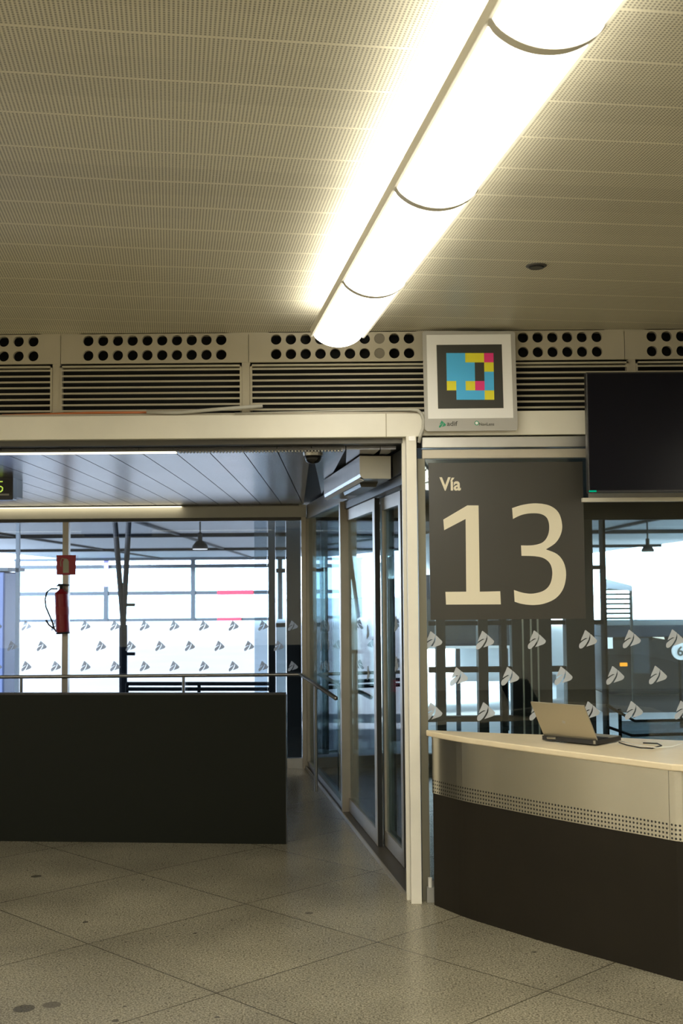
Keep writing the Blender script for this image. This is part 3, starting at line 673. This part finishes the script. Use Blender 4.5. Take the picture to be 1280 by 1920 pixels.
# laptop
hl = G(1019, 1388, .897); hr = G(1120, 1398, .897)
ax = (hr-hl).normalized(); lw_ = (hr-hl).length; back = Vector((-ax.y, ax.x, 0))
lt = thing('laptop', 'open champagne-silver laptop on the maple desk top, lid toward the hall', 'laptop', tuple(hl))
def lpt(u, v, z): return hl+ax*u+back*v+Vector((0, 0, z))
def lbox(u0, u1, v0, v1, z0, z1): return MB().prism([lpt(u0, v0, z0), lpt(u1, v0, z0), lpt(u1, v1, z0), lpt(u0, v1, z0)], (0, 0, z1-z0))
DP = lw_*.72
lbox(0, lw_, -.012, DP, .004, .024).build('base', 'bezel', lt)
lbox(.012, lw_-.012, .02, DP-.1, .0242, .0262).build('keyboard', 'rubber', lt)
lbox(.002, lw_-.002, DP-.095, DP-.002, .0242, .0252).build('palm_rest', 'lid', lt)
tl = P(987, 1315, 1); 
# lid: find the tilt so the top edge meets the photo's top edge
def lidtop():
    best = None
    for k in range(0, 80):
        th = math.radians(k); H = lw_*.68
        top_ = lpt(0, -math.sin(th)*H, .024+math.cos(th)*H); v_ = top_-Vector((0, 0, CH)); zc_ = v_.dot(fw); y_ = 960-FP*v_.dot(up)/zc_
        if best is None or abs(y_-1316) < best[0]: best = (abs(y_-1316), th, H)
    return best
_, th, H = lidtop()
le = Vector((0, 0, math.cos(th)*H))-back*(math.sin(th)*H); ln = (back*math.cos(th)+Vector((0, 0, math.sin(th))))
b0, b1 = lpt(.002, .0, .022), lpt(lw_-.002, .0, .022)
ld = MB().prism([b0, b1, b1+le, b0+le], ln*.007).build('lid', 'lid', lt)
MB().prism([b0+ax*.012+le*.04+ln*.0072, b1-ax*.012+le*.04+ln*.0072, b1-ax*.012+le*.95+ln*.0072, b0+ax*.012+le*.95+ln*.0072], ln*.0006).build('display', 'screen', lt)
cn = b0.lerp(b1, .5)+le*.48
MB().prism([cn-ln*.0012+(ax*math.cos(k*PI/8)+le.normalized()*math.sin(k*PI/8))*.009 for k in range(16)], ln*.001).build('logo_badge', 'signedge', lt)
MB().tube([lpt(.03, -.014, .016), lpt(.08, -.014, .018)], .006, 8).build('hinge', 'steel', lt)
MB().tube([lpt(lw_-.008, -.014, .008), lpt(lw_-.008, -.014, .024)], .006, 8).build('hinge', 'steel', lt)
# cables on the counter
cs = [(1160, 1392), (1175, 1397), (1200, 1402), (1222, 1403), (1240, 1398), (1232, 1394), (1205, 1393)]
tag(MB().tube([G(x, y, .899) for x, y in cs], .003, 6).build('black_cable', 'rubber', smooth=True), 'dark cable coiled on the desk top behind the laptop', 'cable')
cs = [(1165, 1390), (1195, 1397), (1230, 1402), (1258, 1400), (1285, 1392), (1310, 1388)]
tag(MB().tube([G(x, y, .906) for x, y in cs], .0022, 6).build('white_cable', 'white', smooth=True), 'thin pale cable running to the right edge of the desk top', 'cable')
# post box between post and desk
q = G(801, 1672)
t = thing('floor_stub', 'short white tube on a grey foot between cream post and desk', 'floor fitting', (q.x, YF-.03, 0))
MB().box((q.x-.018, YF-.055, 0), (q.x+.022, YF-.012, .075), bev=.003).build('foot', 'base', t)
MB().tube([(q.x, YF-.035, .0755), (q.x, YF-.035, .125)], .011, 12).build('tube', 'white', t)

# ================================================================== THINGS IN THE VESTIBULE
# extinguisher on the mullion
ye = YB-.10
ctop, cbot = P(116, 1112, ye), P(120, 1188, ye)
c0 = P(118, 1186, ye); c1 = P(114.5, 1106, ye); hh = (c1-c0).length
fe = thing('fire_extinguisher', 'red fire extinguisher hanging on the mullion below its red sign', 'fire extinguisher', tuple(c0))
axv = (c1-c0).normalized(); R_ = .060
def fx(s, r): return (c0+axv*s, r)
pf = [(0, .045), (.008, R_), (hh*.90, R_), (hh*.95, R_*.85), (hh*.99, R_*.45), (hh*1.02, .022)]
MB().tube([c0+axv*s for s, _ in pf], [r for _, r in pf], 24).build('cylinder', 'red', fe, smooth=False)
MB().tube([c0-axv*.012, c0+axv*.004], [R_*1.02, R_*1.02], 24).build('foot_ring', 'rubber', fe)
v0 = c0+axv*(hh*1.02)
MB().tube([v0, v0+axv*.035], .016, 12).build('valve', 'rubber', fe)
MB().prism([v0+Vector((-.05, -.012, .022)), v0+Vector((.075, -.012, .030)), v0+Vector((.075, -.012, .040)), v0+Vector((-.02, -.012, .050))], (0, .024, 0)).build('handle', 'rubber', fe)
hp = [P(*c, ye-.02) for c in ((108, 1104), (96, 1104), (88, 1110), (84.5, 1124), (86, 1138), (92, 1152), (98, 1166), (101, 1178), (106, 1185))]
MB().tube(hp, .008, 8).build('hose', 'rubber', fe, smooth=True)
MB().tube([P(86, 1163, ye-.02), P(92, 1172, ye-.02), P(100, 1178, ye-.02)], [.010, .008, .008], 8).build('nozzle', 'rubber', fe)
MB().tube([c0+axv*(hh*.42), c0+axv*(hh*.60)], [R_*1.012]*2, 24).build('label_band', mat('extinguisher_label', (.50, .05, .05), .5), fe)
a, b2 = P(106, 1041, YB-.045), P(142, 1078, YB-.045)
es = thing('extinguisher_sign', 'small red square sign with a pale extinguisher symbol on the mullion', 'sign', (a.x, YB-.045, b2.z))
MB().box((a.x, YB-.046, b2.z), (b2.x, YB-.042, a.z)).build('plate', 'redsign', es)
q = lambda x, y: P(x, y, YB-.047)
MB().prism([q(118, 1074), q(118, 1053), q(120, 1049), q(123, 1047), q(127, 1049), q(129, 1053), q(129, 1074)], (0, .001, 0)).build('pictogram', 'pict', es)
MB().tube([q(121, 1048), q(116, 1047), q(113.5, 1053), q(114, 1062)], .004, 6).build('pictogram_hose', 'pict', es)
# handrail along back and side walls
hr_ = thing('handrail', 'thin steel handrail along the back glass and around the corner', 'handrail', (-1, YB-.09, 0))
zr = P(300, 1267, YB-.09).z; yr = YB-.09
sc = sp(ss(633, -.06)-0.0, -.08); corner_p = Vector((sp(SL-.11, -.08).x, yr))
MB().tube([(-6.9, yr, zr), (-3, yr, zr), (corner_p.x-.02, yr, zr), (corner_p.x+.012, yr-.02, zr), (sc.x, sc.y, zr)], .016, 12).build('rail', 'steel', hr_, smooth=True)
for x in (344, 40, -300):
    qx = P(x, 1270, yr).x; MB().tube([(qx, yr, 0), (qx, yr, zr-.012)], .014, 10).build('upright', 'steel', hr_)
qx = sp(ss(590, -.08), -.08); MB().tube([(qx.x, qx.y, 0), (qx.x, qx.y, zr-.012)], .014, 10).build('upright', 'steel', hr_)
# dome camera
p = P(587, 852, 7.0)
p = G(587, 849, VZ)
t = thing('dome_camera', 'small black dome camera under the vestibule ceiling, left of the door operator', 'camera', tuple(p))
MB().lathe(p, [(.055, -.018), (.058, 0)], 24).build('mounting_ring', 'alum', t)
MB().lathe(p, [(.012, -.062), (.032, -.056), (.044, -.042), (.048, -.018)], 24).build('dome', 'tyre', t, smooth=True)
# LED display at left edge
yd = 7.9
a, b2 = P(-190, 890, yd), P(24, 937, yd)
ds = thing('platform_display', 'black hanging display with yellow-green digit, cut by left photo edge', 'display', (a.x, yd, b2.z))
MB().box((a.x, yd, b2.z), (b2.x, yd+.10, P(0, 890.5, yd).z), bev=.006).build('housing', 'bezel', ds)
a3 = P(40, 896, yd+.22)
MB().box((a.x, yd+.10, P(0, 935, yd+.2).z), (a3.x, yd+.26, a3.z), bev=.004).build('rear_housing', 'dark_alum', ds)
for xx in (a.x+.2, b2.x-.25): MB().tube([(xx, yd+.05, P(0, 892, yd).z), (xx, yd+.05, VZ)], .012, 8).build('hanger', 'dark_alum', ds)
dg = [(-10, 902), (5, 902), (5, 904), (-8, 904), (-8, 911), (2, 911), (6, 914), (5.5, 920), (2, 923), (-10, 923), (-10, 921), (1, 921), (3.5, 918.5), (4, 915), (1, 913), (-10, 913)]
MB().prism([P(x, y, yd-.001) for x, y in dg], (0, -.002, 0)).build('digit', 'digitled', ds)
MB().box(tuple(P(-30, 926, yd-.003)), tuple(P(17, 929, yd-.0005))).build('caption_line', 'signedge', ds)

# ================================================================== OUTSIDE
struct(MB().box((-60, YB+.06, -.12), (60, 160, 0)).build('floor_platform', 'deck'), 'pale concrete platform outside', 'platform')
struct(MB().box((-14, YB+.3, 3.12), (12, 58, 3.3)).build('ceiling_canopy', 'canopy'), 'dark sheet canopy over the platforms', 'canopy')
cbm = MB()
for y in (16, 19, 24, 32, 44): cbm.box((-14, y, 3.02), (12, y+.16, 3.12))
for x in (-9, -4.5, 2.5, 7): cbm.box((x, YB+.4, 3.06), (x+.10, 58, 3.12))
struct(cbm.build('trim_4', 'darksteel'), 'steel ribs under the canopy', 'beam')
# far glazed screen
yw = 58
scr = thing('platform_screen', 'tall pale glazed screen with slate frame closing the far end of the platforms', 'screen wall', (-10, yw, 0))
def sx(x): return P(x, 1100, yw).x
f = MB(); zl = [P(300, y, yw).z for y in (1062, 1112, 1163)]
x0, x1 = sx(36), sx(505)
for z in zl: f.box((x0, yw-.1, z-.10), (x1, yw+.1, z+.10))
for x in (33, 199, 362, 525): f.box((sx(x)-.11, yw-.12, zl[2]), (sx(x)+.11, yw+.12, 3.1))
f.build('frame', 'greysteel', scr)
MB().box((x0, yw, zl[2]), (x1, yw+.02, zl[0])).build('pane', glass('milky_glass', (.80, .93, .95), .02), scr)
for y in (1112, 1163): MB().box((sx(408), yw-.13, P(300, y, yw).z-.12), (sx((475, 452)[y > 1150]), yw-.105, P(300, y, yw).z+.12)).build('red_marking', 'redsign', scr)
MB().box((sx(196), yw-.16, P(200, 1100, yw).z), (sx(204), yw-.125, P(200, 1050, yw).z)).build('purple_marking', 'purple', scr)
MB().box((x0-.2, yw-.3, 2.98), (x1+1, yw+.1, 3.12)).build('top_beam', 'greysteel', scr)
sc2 = thing('glazed_screen', 'bright glazed screen with thin frame lines outside, right of the columns', 'screen wall', (10, 40, 0))
fy = 40
xa_, xb_ = P(1120, 1100, fy).x, P(1420, 1100, fy).x
MB().box((xa_, fy, 0), (xb_, fy+.02, P(1200, 1046, fy).z)).build('pane', glass('milky_screen_glass', (.84, .94, .96), .02), sc2)
for x in (1190, 1330): MB().box((P(x-2, 1100, fy).x, fy-.06, 0), (P(x+2, 1100, fy).x, fy-.001, P(1200, 1046, fy).z)).build('upright', 'alum', sc2)
for y in (1066, 1110): MB().box((P(1190, y, fy).x, fy-.05, P(1200, y+1, fy).z), (xb_, fy-.001, P(1200, y-1, fy).z)).build('cross_rail', 'alum', sc2)
# slanted prop pairs
def prop(name, label, base_x, by, topx1, topx2, ytop, yj, Y, rr):
    g = P(base_x, by, Y); g.z = 0
    t = thing(name, label, 'support post', tuple(g), 'forked steel props under the canopy')
    j = P(base_x, yj, Y); MB().tube([g, j], rr*1.15, 12).build('stem', 'darksteel', t)
    for tx in (topx1, topx2):
        q_ = P(tx, ytop, Y); d = (q_-j); q2 = j+d*((3.11-j.z)/d.z); MB().tube([j-d*.02, q2], rr*.8, 10).build('arm', 'darksteel', t)
    for y in (yj-38, yj+54): q_ = P(base_x+22, y, Y); MB().tube([P(base_x, y, Y), q_], .018, 8).build('bracket', 'darksteel', t)
prop('forked_prop', 'dark forked prop behind the vestibule glass, right of the extinguisher', 231, 1300, 216, 241, 985, 1172, 13.0, .038)
prop('forked_prop', 'dark forked prop seen through the sliding doors', 682, 1390, 664, 700, 1100, 1235, 12.6, .026)
# barriers
def barrier(name, label, xa, xb, Y, ys_, bars, mt='darksteel'):
    t = thing(name, label, 'barrier', tuple(P(xa, ys_, Y)))
    for y in bars: MB().tube([P(xa, y, Y), P(xb, y, Y)], .020, 8).build('rail', mt, t)
    n = 3
    for i in range(n):
        q_ = P(xa+(xb-xa)*i/(n-1), bars[0], Y); MB().tube([(q_.x, q_.y, 0), tuple(q_)], .018, 8).build('upright', mt, t)
barrier('platform_barrier', 'dark low barrier behind the vestibule glass, right of the forked prop', 238, 508, 12.4, 1300, (1282, 1292))
barrier('platform_barrier', 'dark barrier outside the sliding doors', 640, 690, 12.0, 1380, (1222, 1298, 1382))
# steel columns and teal screens outside
def column(x0_, x1_, Y, m_, label, top_=3.12):
    a_, b_2 = P(x0_, 1200, Y).x, P(x1_, 1200, Y).x
    tag(MB().box((a_, Y, 0), (b_2, Y+(b_2-a_), top_-.0), bev=.005).build('steel_column', m_, origin=(a_, Y, 0)), label, 'column', 'steel columns outside the glazing')
column(503, 516, 11.6, 'colsteel', 'slim dark steel column outside, left of the teal screen')
column(537, 564, 11.4, 'colsteel', 'wide dark steel column outside, in the vestibule corner')
column(609, 623, 12.0, 'colsteel', 'slim dark column seen through the fixed side pane')
def gscreen(x0_, x1_, y0_, Y, m_, label, bars=()):
    a_, b_2 = P(x0_, 1200, Y).x, P(x1_, 1200, Y).x; z0 = P(x0_, y0_, Y).z
    t = thing('glass_screen', label, 'glass screen', (a_, Y, 0))
    MB().box((a_, Y, .02), (b_2, Y+.012, 3.0)).build('pane', m_, t)
    MB().box((a_, Y-.01, 0), (b_2, Y+.02, .02)).build('foot_rail', 'colsteel', t); MB().box((a_, Y-.01, 3.0), (b_2, Y+.02, 3.12)).build('head_rail', 'colsteel', t)
    for y in bars: z = P(x0_, y, Y).z; MB().box((a_, Y-.03, z-.02), (b_2, Y-.001, z+.02)).build('cross_rail', 'colsteel', t)
gscreen(517.5, 535.5, 980, 11.62, 'g_teal', 'teal glass strip between two dark steel columns outside', (1070, 1172))
gscreen(477, 501, 980, 11.7, 'g_pale', 'pale milky glass strip left of the dark steel columns')
gscreen(584, 608, 1000, 12.05, 'g_teal', 'teal glass strip seen through the fixed side pane', (1068,))
kx, kx2 = P(-160, 1200, 13.2).x, P(8, 1200, 13.2).x
kk = thing('platform_kiosk', 'slate-blue kiosk wall outside, at the left photo edge behind the glass', 'kiosk', ((kx+kx2)/2, 13.2, 0))
MB().box((kx, 13.2, 0), (kx2, 13.8, P(0, 1072, 13.2).z), bev=.02).build('wall', 'kiosk', kk)
MB().box((kx-.05, 13.15, P(0, 1071, 13.2).z), (kx2+.05, 13.85, P(0, 1064, 13.2).z)).build('roof_edge', 'greysteel', kk)
MB().box((P(28, 1200, 13.2).x, 13.2, 0), (P(34, 1200, 13.2).x, 13.26, 3.04)).build('drain_pipe', 'greysteel', kk)
# blue machine by the doors
mx = P(726, 1400, 12.6); mx2 = P(775, 1400, 12.6)
t = thing('ticket_machine', 'dark blue machine with red lights seen through the near sliding door', 'machine', (mx.x, 12.6, 0))
MB().box((mx.x, 12.6, 0), (mx2.x, 13.0, P(730, 1085, 12.6).z), bev=.01).build('cabinet', 'darkpaint', t)
MB().box((P(729, 1100, 12.6).x, 12.59, P(730, 1380, 12.6).z), (P(742, 1100, 12.6).x, 12.599, P(730, 1090, 12.6).z)).build('side_panel', 'bluebox', t)
for i in range(4):
    for j in range(3):
        q_ = P(734+j*3.6, 1277+i*6, 12.58); MB().box((q_.x-.007, 12.58, q_.z-.010), (q_.x+.007, 12.5895, q_.z+.010)).build('red_light', 'redled', t)
# pendant lamps under canopy
sh = thing('platform_shelter', 'blue-tinted glass shelter wall on the platform, below the track number sign', 'shelter', tuple(P(800, 1205, 13.4)))
xa_, xb_ = P(798, 1200, 13.4).x, P(956, 1200, 13.4).x
MB().box((xa_, 13.4, P(850, 1212, 13.4).z), (xb_, 13.42, P(850, 1160, 13.4).z+.5)).build('pane', 'bluebox', sh)
MB().box((xa_, 13.38, P(850, 1216, 13.4).z), (xb_, 13.44, P(850, 1211, 13.4).z)).build('bottom_rail', 'signwhite', sh)
for x in (858, 948): MB().box((P(x-4, 1200, 13.43).x, 13.43, 0), (P(x+4, 1200, 13.43).x, 13.50, P(850, 1217, 13.4).z)).build('post', 'greysteel', sh)
def pendant(x, y, Y, r, label):
    c_ = P(x, y, Y); t = thing('pendant_lamp', label, 'lamp', tuple(c_), 'dome lamps under the canopy')
    MB().lathe(c_, [(r, -.0), (r*.95, r*.35), (r*.55, r*.85), (r*.28, r*1.0), (r*.30, r*1.9), (.02, r*2.0)], 24).build('shade', 'darksteel', t)
    MB().lathe(c_, [(r*.9, -.012), (r*.9, -.001)], 24).build('diffuser', emis('pendant_glow', (1, .98, .92), 1.2), t)
    MB().tube([(c_.x, c_.y, c_.z+r*1.9), (c_.x, c_.y, 3.12)], .012, 6).build('rod', 'darksteel', t)
pendant(375, 1029, 18.0, .125, 'dark dome pendant lamp seen through the vestibule glass')
pendant(1214, 1034, 18.0, .10, 'dark dome pendant lamp below the dark screen')
# white train, and a dark vehicle shape standing in for reflections
def train(name, label, x0_, x1_, Y0, Y1, htop, mb_, ml_, nose=3.0, z0=.0):
    t = thing(name, label, 'train', ((x0_+x1_)/2, Y0, 0)); b = MB(); rings = []
    W = (x1_-x0_)/2; cx = (x0_+x1_)/2; N = 20
    for i in range(14):
        u = i/10; yy = Y0+nose*u if i <= 10 else Y0+nose+(Y1-Y0-nose)*(i-10)/3
        k = min(1, u); h_ = htop*(.30+.70*math.sin(k*PI/2)**1.3); w_ = W*(.42+.58*math.sin(k*PI/2)**.8)
        ring = []
        for j in range(N+1):
            a_ = PI*j/N; cx_, sz = math.cos(a_), math.sin(a_); e_x = math.copysign(abs(cx_)**.45, cx_); e_z = sz**.55
            ring.append(b.bm.verts.new((cx+w_*e_x, yy, z0+.35+(h_-.35)*e_z)))
        rings.append(ring)
    for A, B in zip(rings, rings[1:]):
        for j in range(N): b.bm.faces.new((A[j], A[j+1], B[j+1], B[j]))
        b.bm.faces.new((A[-1], A[0], B[0], B[-1]))
    b.bm.faces.new(rings[0]); b.bm.faces.new(rings[-1][::-1]); b.build('body', mb_, t, smooth=True)
    MB().box((cx-W*.9, Y0+nose*.25, z0), (cx+W*.9, Y1, z0+.345)).build('skirt', ml_, t)
    return t, cx, W
t, cx, W = train('high_speed_train', 'white streamlined train outside, seen below the track number sign', 1.0, 3.2, 16, 44, 2.6, 'train', 'trainlow', 4.5)
MB().prism([(cx-W*.62, 18.6, 2.02), (cx+W*.62, 18.6, 2.02), (cx+W*.5, 19.8, 2.60), (cx-W*.5, 19.8, 2.60)], (0, -.12, .03)).build('windscreen', 'screen', t)
MB().box((cx-W-.012, 21, 1.3), (cx-W+.02, 40, 1.85)).build('window_band', 'screen', t)
MB().box((cx-.25, 16.02, .62), (cx+.25, 16.16, .72)).build('headlight_bar', 'redsign', t)
t = thing('reflection_vehicle', 'dark vehicle shape standing in for reflections, with amber light, right of the desk laptop', 'train', (4.6, 15, 0))  # invented vehicle in place of dark reflections in the right glass
lx0, lx1 = P(1136, 1200, 15).x, P(1136, 1200, 15).x+2.9; zt_ = P(1200, 1172, 15).z
MB().box((lx0, 15, .25), (lx1, 17.2, zt_-.15), bev=.04).build('body', 'darkpaint', t)
MB().box((lx0-.05, 14.9, zt_-.15), (lx1+.05, 17.3, zt_), bev=.02).build('roof', 'bluebox', t)
MB().box((lx0+.15, 14.985, .72), (lx0+.45, 14.999, zt_-.3)).build('window_pane', 'screen', t)
MB().box((P(1186, 1200, 14.95).x, 14.95, P(1186, 1262, 15).z), (P(1216, 1200, 14.95).x, 14.999, zt_-.16)).build('door_panel', 'greysteel', t)
q_ = P(1169, 1246, 14.97); MB().box((q_.x-.045, 14.96, q_.z-.022), (q_.x+.045, 14.999, q_.z+.022), bev=.005).build('amber_light', 'amber', t)
MB().box((P(1137, 1200, 14.9).x, 14.98, P(1137, 1216, 15).z), (P(1151, 1200, 14.9).x, 14.999, P(1137, 1190, 15).z)).build('glow_patch', emis('white_patch_glow', (.85, .95, 1), 1.5), t)  # glowing patch for a white bit among the reflections, no lamp
q_ = P(1231, 1194, 14.9); MB().prism([P(1223, 1190, 14.97), P(1244, 1194, 14.97), P(1246, 1199, 14.97), P(1224, 1195, 14.97)], (0, .02, 0)).build('glow_strip', emis('white_strip_glow', (1, .97, .85), 1.5), t)  # glowing sliver for another white bit among the reflections
MB().box((lx0, 15.2, 0), (lx1, 17.2, .249)).build('bogies', 'rubber', t)
# round number sign
q_ = P(1276, 1221, 13.5)
t = thing('platform_number_disc', 'white round platform sign cut by the right photo edge', 'sign', tuple(q_))
MB().tube([q_, q_+Vector((0, .03, 0))], .10, 28).build('disc', 'signwhite', t)
text_mesh('numeral', '6', .15, 'ink', t, (q_.x-.045, q_.y-.003, q_.z-.05), .003)
MB().tube([(q_.x, q_.y+.05, 0), (q_.x, q_.y+.05, q_.z+.02)], .02, 8).build('pole', 'darksteel', t)
# slatted shutter outside right
t = thing('slatted_shutter', 'dark horizontal slatted shutter standing against the bright sky outside', 'shutter', tuple(P(1135, 1170, 14.6)))
xa_, xb_ = P(1135, 1130, 14.6).x, P(1182, 1130, 14.6).x
MB().box((xb_+.001, 14.60, 0), (xb_+.018, 14.66, zt_-.001)).build('stand', 'colsteel', t)
s = MB()
for y in range(1105, 1162, 9): z = P(1150, y, 14.6).z; s.box((xa_, 14.6, z-.014), (xb_, 14.66, z+.010))
s.build('slats', 'colsteel', t)
for x in (xb_, xa_-.02): MB().box((x, 14.59, zt_), (x+.02, 14.67, P(1180, 1100, 14.6).z)).build('stile', 'colsteel', t)
MB().prism([P(1134, 1085, 14.58), P(1184, 1098, 14.58), P(1184, 1108, 14.58), P(1134, 1103, 14.58)], (0, .02, 0)).build('top_panel', 'trainlow', t)
# glass topped outdoor counter rails behind right glass
for i, (pts, lab) in enumerate(((((1136, 1320), (1150, 1330), (1190, 1352), (1290, 1350)), 'upper dark bent rail behind the right glass'), (((1136, 1362), (1185, 1379), (1290, 1376)), 'lower dark bent rail behind the right glass, just above desk'))):
    tag(MB().tube([P(x, y, 9.6) for x, y in pts], .012, 8).build('bent_rail', 'darksteel'), lab, 'rail')
bh = thing('bay_balustrade', 'teal glass balustrade behind the right glass, beyond the desk', 'balustrade', (P(1165, 1360, 9.7).x, 9.7, 0))
MB().box((P(1165, 1360, 9.7).x, 9.7, .0), (6.9, 9.715, P(1165, 1352, 9.7).z)).build('pane', 'g_teal', bh)
MB().box((P(1165, 1360, 9.7).x-.02, 9.69, .0), (P(1165, 1360, 9.7).x, 9.73, P(1165, 1330, 9.7).z)).build('post', 'darksteel', bh)
